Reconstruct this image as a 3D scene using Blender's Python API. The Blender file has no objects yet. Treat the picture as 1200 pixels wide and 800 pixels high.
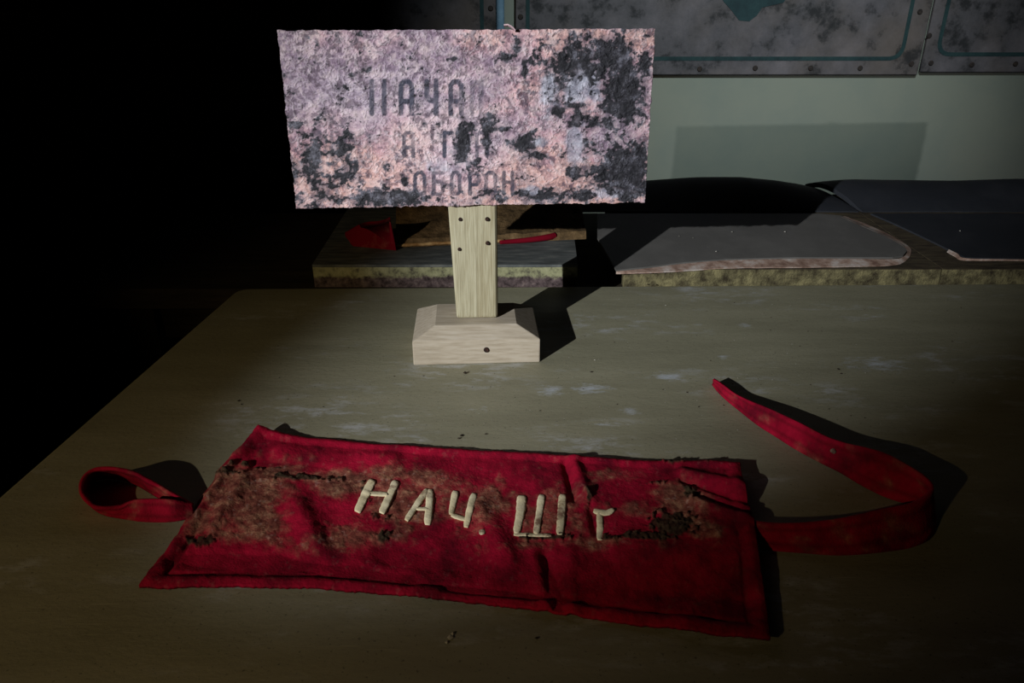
import bpy, bmesh, math, random
import numpy as np
from mathutils import Vector

scene = bpy.context.scene
C = scene.collection
random.seed(7)

# ------------------------------------------------------------------ camera
TZ = 0.75                     # height of the table top above the floor (metres)
CAM_H = 0.35                  # camera above the table top
FOC = 870.0                   # focal length in pixels of the 1200 px wide frame
PITCH = math.atan(400.0 / FOC)
cd = bpy.data.cameras.new('camera')
cd.sensor_fit = 'HORIZONTAL'; cd.sensor_width = 36.0; cd.lens = 36.0 * FOC / 1200.0
cd.clip_start = 0.01; cd.clip_end = 50
cam = bpy.data.objects.new('camera', cd)
cam.location = (0, 0, TZ + CAM_H)
cam.rotation_euler = (math.pi / 2 - PITCH, 0, 0)
C.objects.link(cam); scene.camera = cam

# ------------------------------------------------------------------ world, lights, exposure
w = bpy.data.worlds.new('bunker_dark'); scene.world = w; w.use_nodes = True
w.node_tree.nodes['Background'].inputs[0].default_value = (0.25, 0.4, 0.45, 1)
w.node_tree.nodes['Background'].inputs[1].default_value = 0.003

def torch(name, loc, aim, power, color, angle, blend, radius):
    d = bpy.data.lights.new(name, 'SPOT')
    d.energy = power; d.color = color; d.spot_size = math.radians(angle); d.spot_blend = blend
    d.shadow_soft_size = radius
    o = bpy.data.objects.new(name, d); C.objects.link(o)
    o.location = Vector(loc) + Vector((0, 0, TZ))
    o.rotation_euler = (Vector(aim) - Vector(loc)).to_track_quat('-Z', 'Y').to_euler()
    return o
TORCH = (-0.965, -0.64, 0.636)
torch('torch_beam', TORCH, (0.13, 0.835, 0.125), 165.0, (0.83, 0.91, 1.0), 24, 1.0, 0.006)
torch('torch_spill', TORCH, (0.12, 0.98, 0.02), 18.5, (1.0, 0.76, 0.40), 41, 1.0, 0.006)
torch('second_torch', (0.45, 0.40, 1.20), (0.50, 1.8, 0.27), 172.0, (0.80, 0.95, 1.0), 36, 1.0, 0.02).scale = (1.5, 1, 1)   # oval beam

vs = scene.view_settings
vs.view_transform = 'Standard'; vs.look = 'None'; vs.exposure = 0.0; vs.gamma = 1.0
vs.use_curve_mapping = False

# ------------------------------------------------------------------ geometry helpers
cth, sth = math.cos(PITCH), math.sin(PITCH)
def ray(px, py):
    u = (px - 600.0) / FOC; v = (400.0 - py) / FOC
    return u, cth + v * sth, -sth + v * cth
def P(px, py, z=0.0):         # point of the place at height z above the table top
    d = ray(px, py); t = (z - CAM_H) / d[2]
    return (d[0] * t, d[1] * t, z)
def PY(px, py, Y):            # point of the place at depth Y
    d = ray(px, py); t = Y / d[1]
    return (d[0] * t, Y, CAM_H + d[2] * t)
def project(pts):
    p = np.asarray(pts, float); dz = p[..., 2] - CAM_H
    zc = p[..., 1] * cth - dz * sth; yc = p[..., 1] * sth + dz * cth
    return 600 + FOC * p[..., 0] / zc, 400 - FOC * yc / zc
UP = np.array([0, 0, TZ])

def obj(name, verts, faces, mat, parent=None, smooth=False, attrs=None):
    me = bpy.data.meshes.new(name)
    v = np.asarray(verts, float).reshape(-1, 3)
    if parent is None:
        v = v + UP
    me.from_pydata(v.tolist(), [], faces)
    me.validate(); me.update()
    if attrs:
        for k, a in attrs.items():
            at = me.attributes.new(k, 'FLOAT', 'POINT')
            at.data.foreach_set('value', np.asarray(a, np.float32).ravel())
    if smooth:
        me.polygons.foreach_set('use_smooth', [True] * len(me.polygons))
    if mat: me.materials.append(mat)
    o = bpy.data.objects.new(name, me); C.objects.link(o)
    if parent is not None:
        o.parent = parent
    return o
# children carry table-relative coordinates: their thing is an Empty whose origin is put at its base,
# and the mesh is stored relative to that base
def thing(name, label, cat, base, group=None):
    o = bpy.data.objects.new(name, None); C.objects.link(o)
    o.empty_display_size = 0.05
    o.location = (base[0], base[1], base[2] + TZ)
    o['label'] = label; o['category'] = cat
    if group: o['group'] = group
    o['_b'] = list(base)
    return o
def part(name, verts, faces, mat, root, smooth=False, attrs=None, sub=None):
    b = np.array(list(root['_b']))
    return obj(name, np.asarray(verts, float).reshape(-1, 3) - b, faces, mat, sub or root, smooth, attrs)
def tag(o, label, cat, group=None, kind=None):
    if label: o['label'] = label
    if cat: o['category'] = cat
    if group: o['group'] = group
    if kind: o['kind'] = kind
    return o

def box_vf(x0, x1, y0, y1, z0, z1):
    v = [(x0, y0, z0), (x1, y0, z0), (x1, y1, z0), (x0, y1, z0), (x0, y0, z1), (x1, y0, z1), (x1, y1, z1), (x0, y1, z1)]
    f = [(0, 3, 2, 1), (4, 5, 6, 7), (0, 1, 5, 4), (1, 2, 6, 5), (2, 3, 7, 6), (3, 0, 4, 7)]
    return v, f
def prism_vf(poly, z0, z1):   # poly counter-clockwise in plan; z may be per-vertex lists
    n = len(poly)
    a = z0 if hasattr(z0, '__len__') else [z0] * n
    b = z1 if hasattr(z1, '__len__') else [z1] * n
    v = [(p[0], p[1], a[i]) for i, p in enumerate(poly)] + [(p[0], p[1], b[i]) for i, p in enumerate(poly)]
    f = [tuple(range(n - 1, -1, -1)), tuple(range(n, 2 * n))]
    f += [(i, (i + 1) % n, n + (i + 1) % n, n + i) for i in range(n)]
    return v, f
def bevel(o, width, seg=2):
    bm = bmesh.new(); bm.from_mesh(o.data)
    ed = [e for e in bm.edges if len(e.link_faces) == 2 and e.calc_face_angle(0) > 0.5]
    bmesh.ops.bevel(bm, geom=ed, offset=width, segments=seg, affect='EDGES', profile=0.6)
    bm.to_mesh(o.data); bm.free()
    return o
def grid_faces(n, m, off=0, flip=False):   # n rows, m columns, row-major
    i = np.arange(n - 1)[:, None] * m + np.arange(m - 1)[None, :] + off
    q = np.stack([i, i + 1, i + 1 + m, i + m], -1).reshape(-1, 4)
    if flip: q = q[:, ::-1]
    return q.tolist()
def ring_idx(n, m):
    return ([(0, j) for j in range(m)] + [(i, m - 1) for i in range(1, n)] +
            [(n - 1, j) for j in range(m - 2, -1, -1)] + [(i, 0) for i in range(n - 2, 0, -1)])
def closed_grid(G, back):     # G front grid (n,m,3); back: same shape, coarse allowed; returns a closed solid
    n, m = G.shape[:2]
    v = G.reshape(-1, 3).tolist(); f = grid_faces(n, m)
    ring = ring_idx(n, m); k = len(ring); base = n * m
    v += [back[i, j].tolist() for i, j in ring]
    for a in range(k):
        b = (a + 1) % k
        i0 = ring[a][0] * m + ring[a][1]; i1 = ring[b][0] * m + ring[b][1]
        f.append((i1, i0, base + a, base + b))
    f.append(tuple(base + a for a in range(k)))
    return v, f, k
def sstep(a, b, x):
    t = np.clip((x - a) / (b - a), 0, 1); return t * t * (3 - 2 * t)

def vnoise(x, y, seed):
    rng = np.random.default_rng(seed); T = rng.random((256, 256))
    xi = np.floor(x).astype(int); yi = np.floor(y).astype(int)
    fx = x - xi; fy = y - yi; fx = fx * fx * (3 - 2 * fx); fy = fy * fy * (3 - 2 * fy)
    a = T[yi & 255, xi & 255]; b = T[yi & 255, (xi + 1) & 255]
    c = T[(yi + 1) & 255, xi & 255]; d = T[(yi + 1) & 255, (xi + 1) & 255]
    return (a * (1 - fx) + b * fx) * (1 - fy) + (c * (1 - fx) + d * fx) * fy
def fbm(x, y, seed, octs=5, gain=0.55):
    s = 0; amp = 1; tot = 0
    for o in range(octs):
        s = s + amp * vnoise(x * 2 ** o + 13.7 * o, y * 2 ** o + 7.1 * o, seed + o); tot += amp; amp *= gain
    return s / tot - 0.5      # about -0.35 .. 0.35
def blob(X, Y, cx, cy, rx, ry):
    return np.exp(-(((X - cx) / rx) ** 2 + ((Y - cy) / ry) ** 2) * 0.9)
def seg_dist(X, Y, a, b):
    ax, ay = a; bx, by = b; dx, dy = bx - ax, by - ay; L = dx * dx + dy * dy + 1e-9
    t = np.clip(((X - ax) * dx + (Y - ay) * dy) / L, 0, 1)
    return np.hypot(X - ax - t * dx, Y - ay - t * dy)
def catmull(pts, per=8):
    p = np.asarray(pts, float); out = []
    q = np.vstack([2 * p[0] - p[1], p, 2 * p[-1] - p[-2]])
    for i in range(len(p) - 1):
        a, b, c, d = q[i:i + 4]
        for k in range(per):
            t = k / per
            out.append(0.5 * ((2 * b) + (c - a) * t + (2 * a - 5 * b + 4 * c - d) * t * t + (3 * b - a - 3 * c + d) * t ** 3))
    out.append(p[-1])
    return np.array(out)
def resample(pts, n):
    p = np.asarray(pts, float); d = np.r_[0, np.cumsum(np.linalg.norm(np.diff(p, axis=0), axis=1))]
    t = np.linspace(0, d[-1], n)
    return np.stack([np.interp(t, d, p[:, k]) for k in range(p.shape[1])], -1)

# ------------------------------------------------------------------ material helpers
def S(r, g, b):               # sRGB 0-255 to linear
    f = lambda c: (c / 255 / 12.92) if c <= 10.3 else ((c / 255 + 0.055) / 1.055) ** 2.4
    return (f(r), f(g), f(b), 1)
class Mat:
    def __init__(s, name, rough=0.8, spec=0.3):
        s.m = bpy.data.materials.new(name); s.m.use_nodes = True
        s.nt = s.m.node_tree; s.b = s.nt.nodes['Principled BSDF']
        s.b.inputs['Roughness'].default_value = rough
        s.b.inputs['Specular IOR Level'].default_value = spec
        s.tc = s.nt.nodes.new('ShaderNodeTexCoord')
    def n(s, t, **k):
        x = s.nt.nodes.new(t)
        for a, b in k.items(): setattr(x, a, b)
        return x
    def l(s, a, b): s.nt.links.new(a, b)
    def set(s, sock, v):
        if hasattr(v, 'links') or isinstance(v, bpy.types.NodeSocket): s.l(v, sock)
        else: sock.default_value = v
    def coords(s, scale=(1, 1, 1), src='Object'):
        mp = s.n('ShaderNodeMapping'); mp.inputs['Scale'].default_value = scale
        s.l(s.tc.outputs[src], mp.inputs['Vector']); return mp.outputs[0]
    def noise(s, scale, detail=6, rough=0.6, vec=None, dist=0.0, stretch=None):
        x = s.n('ShaderNodeTexNoise'); x.inputs['Scale'].default_value = scale
        x.inputs['Detail'].default_value = detail; x.inputs['Roughness'].default_value = rough
        x.inputs['Distortion'].default_value = dist
        s.l(vec if vec is not None else s.coords(stretch or (1, 1, 1)), x.inputs['Vector'])
        return x.outputs['Fac']
    def ramp(s, fac, stops):
        r = s.n('ShaderNodeValToRGB'); cr = r.color_ramp
        while len(cr.elements) < len(stops): cr.elements.new(0.5)
        for e, (p, c) in zip(cr.elements, stops):
            e.position = p; e.color = c if hasattr(c, '__len__') else (c, c, c, 1)
        s.l(fac, r.inputs[0]); return r.outputs[0]
    def mix(s, fac, a, b, mode='MIX'):
        x = s.n('ShaderNodeMix', data_type='RGBA', blend_type=mode)
        s.set(x.inputs[0], fac); s.set(x.inputs[6], a); s.set(x.inputs[7], b); return x.outputs[2]
    def math(s, op, a, b=0.0):
        x = s.n('ShaderNodeMath', operation=op); s.set(x.inputs[0], a); s.set(x.inputs[1], b); return x.outputs[0]
    def attr(s, name):
        x = s.n('ShaderNodeAttribute', attribute_name=name); return x.outputs['Fac']
    def color(s, c): s.set(s.b.inputs['Base Color'], c); return s
    def rough(s, c): s.set(s.b.inputs['Roughness'], c); return s
    def bump(s, h, strength=0.3, dist=0.002):
        x = s.n('ShaderNodeBump'); x.inputs['Strength'].default_value = strength; x.inputs['Distance'].default_value = dist
        s.l(h, x.inputs['Height']); s.l(x.outputs[0], s.b.inputs['Normal']); return s

def mat_mottle(name, c0, c1, c2, scale=30, rough=0.85, stretch=None, bump=0.3, bdist=0.001, spec=0.25, lo=.35, hi=.65):
    m = Mat(name, rough, spec)
    n1 = m.noise(scale, 8, 0.65, stretch=stretch)
    m.color(m.ramp(n1, [(lo, c0), (0.5, c1), (hi, c2)]))
    m.bump(m.noise(scale * 6, 4, 0.6, stretch=stretch), bump, bdist)
    return m.m

# walls: dull green oil paint
mw = Mat('green_wall_paint', 0.75, 0.2)
mw.color(mw.mix(mw.math('MULTIPLY', mw.ramp(mw.noise(5, 6, 0.6), [(0.4, 0.0), (0.65, 1.0)]), 0.6), S(94, 95, 85), S(82, 87, 81)))
mw.bump(mw.noise(160, 4, 0.6), 0.15, 0.001)
M_wall = mw.m
M_dark_wall = mat_mottle('dark_concrete', S(40, 44, 42), S(52, 56, 53), S(64, 66, 62), 6)
M_floor = mat_mottle('concrete_floor', S(40, 38, 34), S(56, 53, 47), S(70, 66, 58), 9)
M_ceiling = mat_mottle('limewashed_ceiling', S(70, 72, 68), S(84, 86, 80), S(96, 97, 90), 5)

# table top: olive-brown paint, brushed along x, dusty
mt = Mat('olive_table_paint', 0.55, 0.35)
st = mt.noise(7, 8, 0.6, stretch=(1.2, 5, 1))
cl = mt.noise(5, 6, 0.6, stretch=(1, 2.2, 1))
base = mt.ramp(st, [(0.3, S(132, 127, 104)), (0.52, S(142, 137, 113)), (0.75, S(152, 146, 122))])
dust = mt.math('MULTIPLY', mt.ramp(cl, [(0.5, 0.0), (0.62, 1.0)]), mt.ramp(mt.noise(24, 7, 0.72, stretch=(1, 2.6, 1)), [(0.5, 0.0), (0.62, 1.0)]))
col = mt.mix(mt.math('MULTIPLY', dust, 0.6), base, S(186, 186, 186))
TB = (float(P(280, 338)[0]) + 0.75, 0.55)
smear = None
for px_, py_, rx_, ry_, st_ in ((645, 457, 40, 14, .8), (692, 455, 42, 10, 1), (785, 441, 34, 9, 1), (738, 482, 28, 9, .9), (873, 381, 20, 6, .8), (1030, 427, 80, 17, .8), (700, 497, 110, 10, .5), (848, 418, 14, 5, .9), (620, 395, 40, 9, .6), (640, 412, 30, 8, .6), (1170, 460, 30, 9, .6), (560, 480, 60, 12, .4), (820, 380, 14, 5, .6)):
    c0 = P(px_, py_); wx = P(px_ + rx_, py_)[0] - c0[0]; wy = P(px_, py_ - ry_)[1] - c0[1]
    mp2 = mt.n('ShaderNodeMapping', vector_type='TEXTURE')
    mp2.inputs['Location'].default_value = (c0[0] - TB[0], c0[1] - TB[1], TZ); mp2.inputs['Scale'].default_value = (wx, wy, 1)
    mt.l(mt.tc.outputs['Object'], mp2.inputs['Vector'])
    ln = mt.n('ShaderNodeVectorMath', operation='LENGTH'); mt.l(mp2.outputs[0], ln.inputs[0])
    g_ = mt.math('MULTIPLY', mt.ramp(ln.outputs['Value'], [(0.0, 1.0), (1.0, 0.0)]), st_)
    smear = g_ if smear is None else mt.math('MAXIMUM', smear, g_)
smf = mt.noise(70, 7, 0.72, stretch=(1, 2.2, 1))
smear = mt.ramp(mt.math('ADD', mt.math('MULTIPLY', smear, 0.5), mt.math('SUBTRACT', smf, 0.5)), [(0.22, 0.0), (0.5, 0.8)])
col = mt.mix(smear, col, S(190, 194, 200))
scr = mt.ramp(mt.noise(34, 3, 0.5, stretch=(0.6, 26, 1)), [(0.66, 0.0), (0.71, 1.0)])
scr = mt.math('MULTIPLY', scr, mt.ramp(mt.noise(11, 3, 0.5), [(0.5, 0.0), (0.62, 1.0)]))
col = mt.mix(mt.math('MULTIPLY', scr, 0.55), col, S(182, 176, 150))
col = mt.mix(mt.ramp(mt.noise(420, 2, 0.5), [(0.28, 0.55), (0.36, 0.0)]), col, S(52, 48, 36))
mt.color(col)
mt.rough(mt.ramp(cl, [(0.3, 0.42), (0.7, 0.68)]))
mt.bump(mt.math('ADD', mt.noise(120, 6, 0.65, stretch=(1, 2, 1)), mt.math('MULTIPLY', scr, 0.6)), 0.35, 0.0012)
M_table = mt.m
M_table_under = mat_mottle('brown_table_wood', S(48, 38, 26), S(62, 50, 34), S(78, 63, 44), 8, stretch=(1, 6, 6))
M_bench = mat_mottle('dark_bench_wood', S(34, 28, 20), S(46, 38, 28), S(58, 49, 36), 10, stretch=(1, 8, 8))

# ------------------------------------------------------------------ the room
RX0, RX1, RY0, RY1, RZ0, RZ1 = -2.6, 2.8, -2.4, 1.80, -TZ, 1.75
def struct(name, vf, m):
    return tag(obj(name, vf[0], vf[1], m), None, None, kind='structure')
o = struct('floor', box_vf(RX0, RX1, RY0, RY1, RZ0 - 0.1, RZ0), M_floor)
o = struct('ceiling', box_vf(RX0, RX1, RY0, RY1, RZ1, RZ1 + 0.1), M_ceiling)
o = struct('wall_back', box_vf(RX0 - .1, RX1 + .1, RY1, RY1 + 0.12, RZ0 - .1, RZ1 + .1), M_wall)
o = struct('wall_left', box_vf(RX0 - 0.1, RX0, RY0, RY1, RZ0 - .1, RZ1 + .1), M_dark_wall)
o = struct('wall_right', box_vf(RX1, RX1 + 0.1, RY0, RY1, RZ0 - .1, RZ1 + .1), M_dark_wall)
o = struct('wall_front', box_vf(RX0 - .1, RX1 + .1, RY0 - 0.1, RY0, RZ0 - .1, RZ1 + .1), M_dark_wall)

# ------------------------------------------------------------------ front table
ta = np.array(P(280, 338)[:2]); tb = np.array(P(105, 490)[:2]); tc_ = np.array(P(1200, 332)[:2])
left_dir = (tb - ta) / np.linalg.norm(tb - ta); far_dir = (tc_ - ta) / np.linalg.norm(tc_ - ta)
near_l = ta + left_dir * 0.80; far_r = ta + far_dir * 1.55; near_r = far_r + left_dir * 0.80
def rounded(poly, r, seg=5):
    out = []; n = len(poly)
    for i in range(n):
        p = np.array(poly[i]); a = np.array(poly[i - 1]); b = np.array(poly[(i + 1) % n])
        ri = r[i] if hasattr(r, '__len__') else r
        u = (a - p) / np.linalg.norm(a - p); v = (b - p) / np.linalg.norm(b - p)
        for k in range(seg + 1):
            t = k / seg
            out.append(tuple((1 - t) ** 2 * (p + u * ri) + 2 * t * (1 - t) * p + t * t * (p + v * ri)))
    return out
table = thing('table', 'olive painted wooden table under the red armband and the sign', 'table',
              (float(ta[0]) + 0.75, 0.55, -TZ))
poly = rounded([near_l, near_r, far_r, ta], 0.018)
o = part('table_top', *prism_vf(poly, -0.028, 0.0), M_table, table); bevel(o, 0.003, 2)
ins = 0.07
cor = {}
for nm, p, sx, sy in (('nl', near_l, 1, 1), ('nr', near_r, -1, 1), ('fr', far_r, -1, -1), ('fl', ta, 1, -1)):
    q = np.array(p) + np.array([sx * ins, sy * ins]); cor[nm] = q
    v, f = box_vf(q[0] - .025, q[0] + .025, q[1] - .025, q[1] + .025, -TZ, -0.028)
    v = [(x + (0.006 * (1 if x < q[0] else -1) if z < -0.5 else 0), y + (0.006 * (1 if y < q[1] else -1) if z < -0.5 else 0), z) for x, y, z in v]
    part('leg', v, f, M_table_under, table)
for a, b in (('nl', 'nr'), ('nr', 'fr'), ('fr', 'fl'), ('fl', 'nl')):
    p, q = cor[a], cor[b]; d = (q - p) / np.linalg.norm(q - p); n = np.array([-d[1], d[0]]) * 0.01
    p2, q2 = p + d * .025, q - d * .025
    part('apron', *prism_vf([p2 - n, q2 - n, q2 + n, p2 + n], -0.11, -0.028), M_table_under, table)

# ------------------------------------------------------------------ bench behind the table
BZ = -0.012
bench = thing('bench', 'long dark wooden bench standing behind the olive table', 'bench', (0.35, 1.12, -TZ))
part('bench_top', *box_vf(-0.62, 1.45, 0.962, 1.36, BZ - 0.03, BZ), M_bench, bench)
for x in (-0.55, 1.38):
    for y in (1.03, 1.31):
        part('leg', *box_vf(x - .025, x + .025, y - .025, y + .025, -TZ, BZ - 0.03), M_bench, bench)
for y in (1.03, 1.31):
    part('apron', *box_vf(-0.525, 1.355, y - .01, y + .01, BZ - .1, BZ - 0.03), M_bench, bench)

# ------------------------------------------------------------------ information panels on the back wall
mp_ = Mat('mouldy_panel_paint', 0.8, 0.2)
n1 = mp_.noise(11, 9, 0.68); n2 = mp_.noise(34, 6, 0.7)
pc = mp_.ramp(n1, [(0.3, S(38, 36, 37)), (0.5, S(58, 54, 56)), (0.7, S(76, 70, 72))])
pc = mp_.mix(mp_.ramp(mp_.noise(4, 5, 0.6), [(0.45, 0.0), (0.7, 0.45)]), pc, S(72, 60, 50))
pc = mp_.mix(mp_.ramp(mp_.math('MULTIPLY', n1, mp_.math('ADD', n2, 0.5)), [(0.36, 0.85), (0.46, 0.0)]), pc, S(20, 19, 20))
mp_.color(pc); mp_.bump(n2, 0.3, 0.002)
M_panel = mp_.m
M_teal = mat_mottle('teal_panel_line', S(10, 26, 28), S(15, 34, 35), S(22, 40, 40), 40)
M_emblem = mat_mottle('dark_teal_print', S(13, 28, 31), S(18, 36, 38), S(24, 42, 43), 30)
M_screw = mat_mottle('rusty_screw', S(16, 12, 11), S(26, 19, 16), S(40, 29, 24), 300)
WY = RY1
def disc_vf(c, r, t, axis='y', n=10):
    v = []; 
    for k in range(n):
        a = 2 * math.pi * k / n; v.append((c[0] + r * math.cos(a), c[1], c[2] + r * math.sin(a)))
    for k in range(n):
        a = 2 * math.pi * k / n; v.append((c[0] + .7 * r * math.cos(a), c[1] - t, c[2] + .7 * r * math.sin(a)))
    f = [(i, (i + 1) % n, n + (i + 1) % n, n + i) for i in range(n)] + [tuple(range(n, 2 * n))]
    return v, f
def wall_panel(label, x0, x1, z0, z1, lx0, lx1, lz0, screws, emblem=None):
    t = thing('information_panel', label, 'panel', ((x0 + x1) / 2, WY, z0), 'framed panels on the green wall')
    th = 0.012; fy = WY - th; WB = WY - 0.0015
    o = part('board', *box_vf(x0, x1, fy, WB, z0, z1), M_panel, t); bevel(o, 0.002, 1)
    lz1 = z1 - (lz0 - z0); r = 0.035; lw = 0.0085
    outer = rounded([(lx0, lz0), (lx1, lz0), (lx1, lz1), (lx0, lz1)], r, 8)
    inner = rounded([(lx0 + lw, lz0 + lw), (lx1 - lw, lz0 + lw), (lx1 - lw, lz1 - lw), (lx0 + lw, lz1 - lw)], r - lw, 8)
    k = len(outer); v = []
    for yy in (fy - 0.0008, fy):
        v += [(x, yy, z) for x, z in outer] + [(x, yy, z) for x, z in inner]
    f = []
    for i in range(k):
        j = (i + 1) % k
        f += [(i, j, k + j, k + i), (i, 2 * k + i, 2 * k + j, j), (k + i, k + j, 3 * k + j, 3 * k + i)]
    part('painted_border', v, f, M_teal, t)
    for sx, sz in screws:
        part('screw', *disc_vf((sx, fy, sz), 0.0062, 0.0025), M_screw, t)
    if emblem:
        n = len(emblem)
        v = [(x, fy - 0.0008, z) for x, z in emblem] + [(x, fy, z) for x, z in emblem]
        f = [tuple(range(n))] + [(i, n + i, n + (i + 1) % n, (i + 1) % n) for i in range(n)]
        part('printed_emblem', v, f, M_emblem, t)
    return t
fyp = WY - 0.012
W = lambda px, py: (PY(px, py, fyp)[0], PY(px, py, fyp)[2])
ex = [(838, -14), (848, 2), (857, 12), (866, 24), (878, 25), (887, 18), (893, 9), (905, 6), (918, 3), (930, -14)]
scr_m = [W(x, y) for x, y in ((885, 80), (950, 80), (1008, 80), (1068, 75), (820, 81), (1078, 14), (610, 20), (700, 82), (760, 82))]
bot_m = W(900, 88)[1]
wall_panel('large mottled grey panel with a thin teal border, right behind the sign',
           W(604, 20)[0], W(1081, 60)[0], bot_m, bot_m + 0.85, W(616, 40)[0], W(1064, 40)[0], W(900, 71)[1], scr_m, [W(x, y) for x, y in ex])
bot_r = W(1150, 85)[1]
scr_r = [W(x, y) for x, y in ((1091, 74), (1139, 76), (1190, 75), (1089, 42))]
x0r = W(1084, 60)[0]
wall_panel('mottled grey panel with teal border cut by the right edge of the photo',
           x0r, x0r + 0.95, bot_r, bot_r + 0.85, W(1101, 40)[0], x0r + 0.92, W(1150, 66)[1], scr_r)
x1l = W(581, 20)[0]
wall_panel('dark grey panel almost lost in shadow left of the pale vertical conduit',
           x1l - 1.0, x1l, bot_m, bot_m + 0.85, x1l - 0.97, W(567, 20)[0], W(900, 71)[1], [W(575, 10)])
# conduit between the panels
M_conduit = mat_mottle('blue_grey_conduit', S(70, 92, 108), S(82, 104, 120), S(96, 116, 130), 20)
cx = W(586, 10)[0]
def tube_vf(pts, r, n=10):
    pts = np.asarray(pts, float); v = []; f = []
    for i, p in enumerate(pts):
        d = pts[min(i + 1, len(pts) - 1)] - pts[max(i - 1, 0)]; d = d / np.linalg.norm(d)
        a = np.cross(d, [0, 1, 0.01] if abs(d[1]) < .9 else [1, 0, 0]); a /= np.linalg.norm(a); b = np.cross(d, a)
        rr = r[i] if hasattr(r, '__len__') else r
        v += [tuple(p + rr * (math.cos(2 * math.pi * k / n) * a + math.sin(2 * math.pi * k / n) * b)) for k in range(n)]
    for i in range(len(pts) - 1):
        f += [(i * n + k, i * n + (k + 1) % n, (i + 1) * n + (k + 1) % n, (i + 1) * n + k) for k in range(n)]
    f += [tuple(range(n - 1, -1, -1)), tuple(range((len(pts) - 1) * n, len(pts) * n))]
    return v, f
cond = thing('conduit', 'pale blue-grey vertical conduit on the wall between two panels', 'pipe', (cx, WY, -0.2))
part('pipe', *tube_vf([(cx, WY - 0.010, RZ1), (cx, WY - 0.010, RZ0)], 0.0095), M_conduit, cond, smooth=True)
for zz in (0.45, -0.12):
    part('bracket', *box_vf(cx - 0.014, cx + 0.014, WY - 0.0205, WY, zz, zz + 0.015), M_conduit, cond)

# ------------------------------------------------------------------ boards lying on the bench
me_ = Mat('flaking_board_edge', 0.9, 0.2)
sep = me_.n('ShaderNodeSeparateXYZ'); me_.l(me_.tc.outputs['Object'], sep.inputs[0])
nz = me_.math('ADD', sep.outputs[2], me_.math('MULTIPLY', me_.math('SUBTRACT', me_.noise(55, 6, 0.7), 0.5), 0.018))
band = me_.ramp(me_.math('MULTIPLY', nz, 30.0), [(0.40, 0.0), (0.52, 1.0)])
lo = me_.ramp(me_.noise(110, 6, 0.7), [(0.35, S(48, 38, 38)), (0.6, S(108, 92, 90)), (0.75, S(150, 136, 120))])
hi = me_.ramp(me_.noise(70, 6, 0.7), [(0.33, S(72, 66, 60)), (0.5, S(150, 148, 112)), (0.7, S(172, 168, 132))])
me_.color(me_.mix(band, lo, hi)); me_.bump(me_.noise(200, 5, 0.7), 0.5, 0.002)
M_flake = me_.m
M_greytop = mat_mottle('dusty_grey_board', S(74, 76, 74), S(92, 94, 92), S(116, 116, 110), 26, stretch=(1, 4, 1))
M_rotply = mat_mottle('rotten_plywood', S(54, 46, 32), S(104, 96, 68), S(140, 130, 92), 60, bump=0.7, bdist=0.003)
M_ply = mat_mottle('brown_plywood', S(50, 42, 32), S(70, 60, 46), S(88, 78, 58), 30, stretch=(1, 5, 1))
mlx = Mat('black_leatherette', 0.5, 0.4)
mlx.color(mlx.mix(mlx.ramp(mlx.noise(18, 6, 0.65), [(0.45, 0.0), (0.75, 0.5)]), S(98, 95, 91), S(124, 120, 115)))
mlx.bump(mlx.noise(260, 4, 0.6), 0.2, 0.0008)
M_leather = mlx.m
mld = Mat('navy_black_leatherette', 0.6, 0.25)
mld.color(mld.mix(mld.ramp(mld.noise(14, 6, 0.65), [(0.45, 0.0), (0.75, 0.5)]), S(44, 46, 51), S(62, 62, 66)))
mld.bump(mld.noise(260, 4, 0.6), 0.2, 0.0008)
M_leather_dark = mld.m
M_wornedge = mat_mottle('worn_pale_fabric_edge', S(120, 92, 78), S(168, 140, 124), S(200, 186, 176), 45)

BFY = 0.967                    # depth of the board fronts, just beyond the table's far edge
lb = thing('flaking_board', 'grey board with a flaking cream front edge lying behind the post', 'board', (0.0, BFY, BZ))
zl = PY(600, 310, BFY)[2]
fl = PY(366, 312, BFY)[0]; fr_ = PY(677, 310, BFY)[0]
bl = PY(405, 262, 1.24)[0]
poly = [(fl, BFY), (fr_, BFY), (fr_ + 0.012, 1.27), (bl, 1.27)]
part('lower_layer', *prism_vf([(x, y + .0006) for x, y in poly], BZ, zl - 0.004), M_flake, lb)
o = part('top_sheet', *prism_vf(poly, zl - 0.0035, zl), M_greytop, lb)

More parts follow.
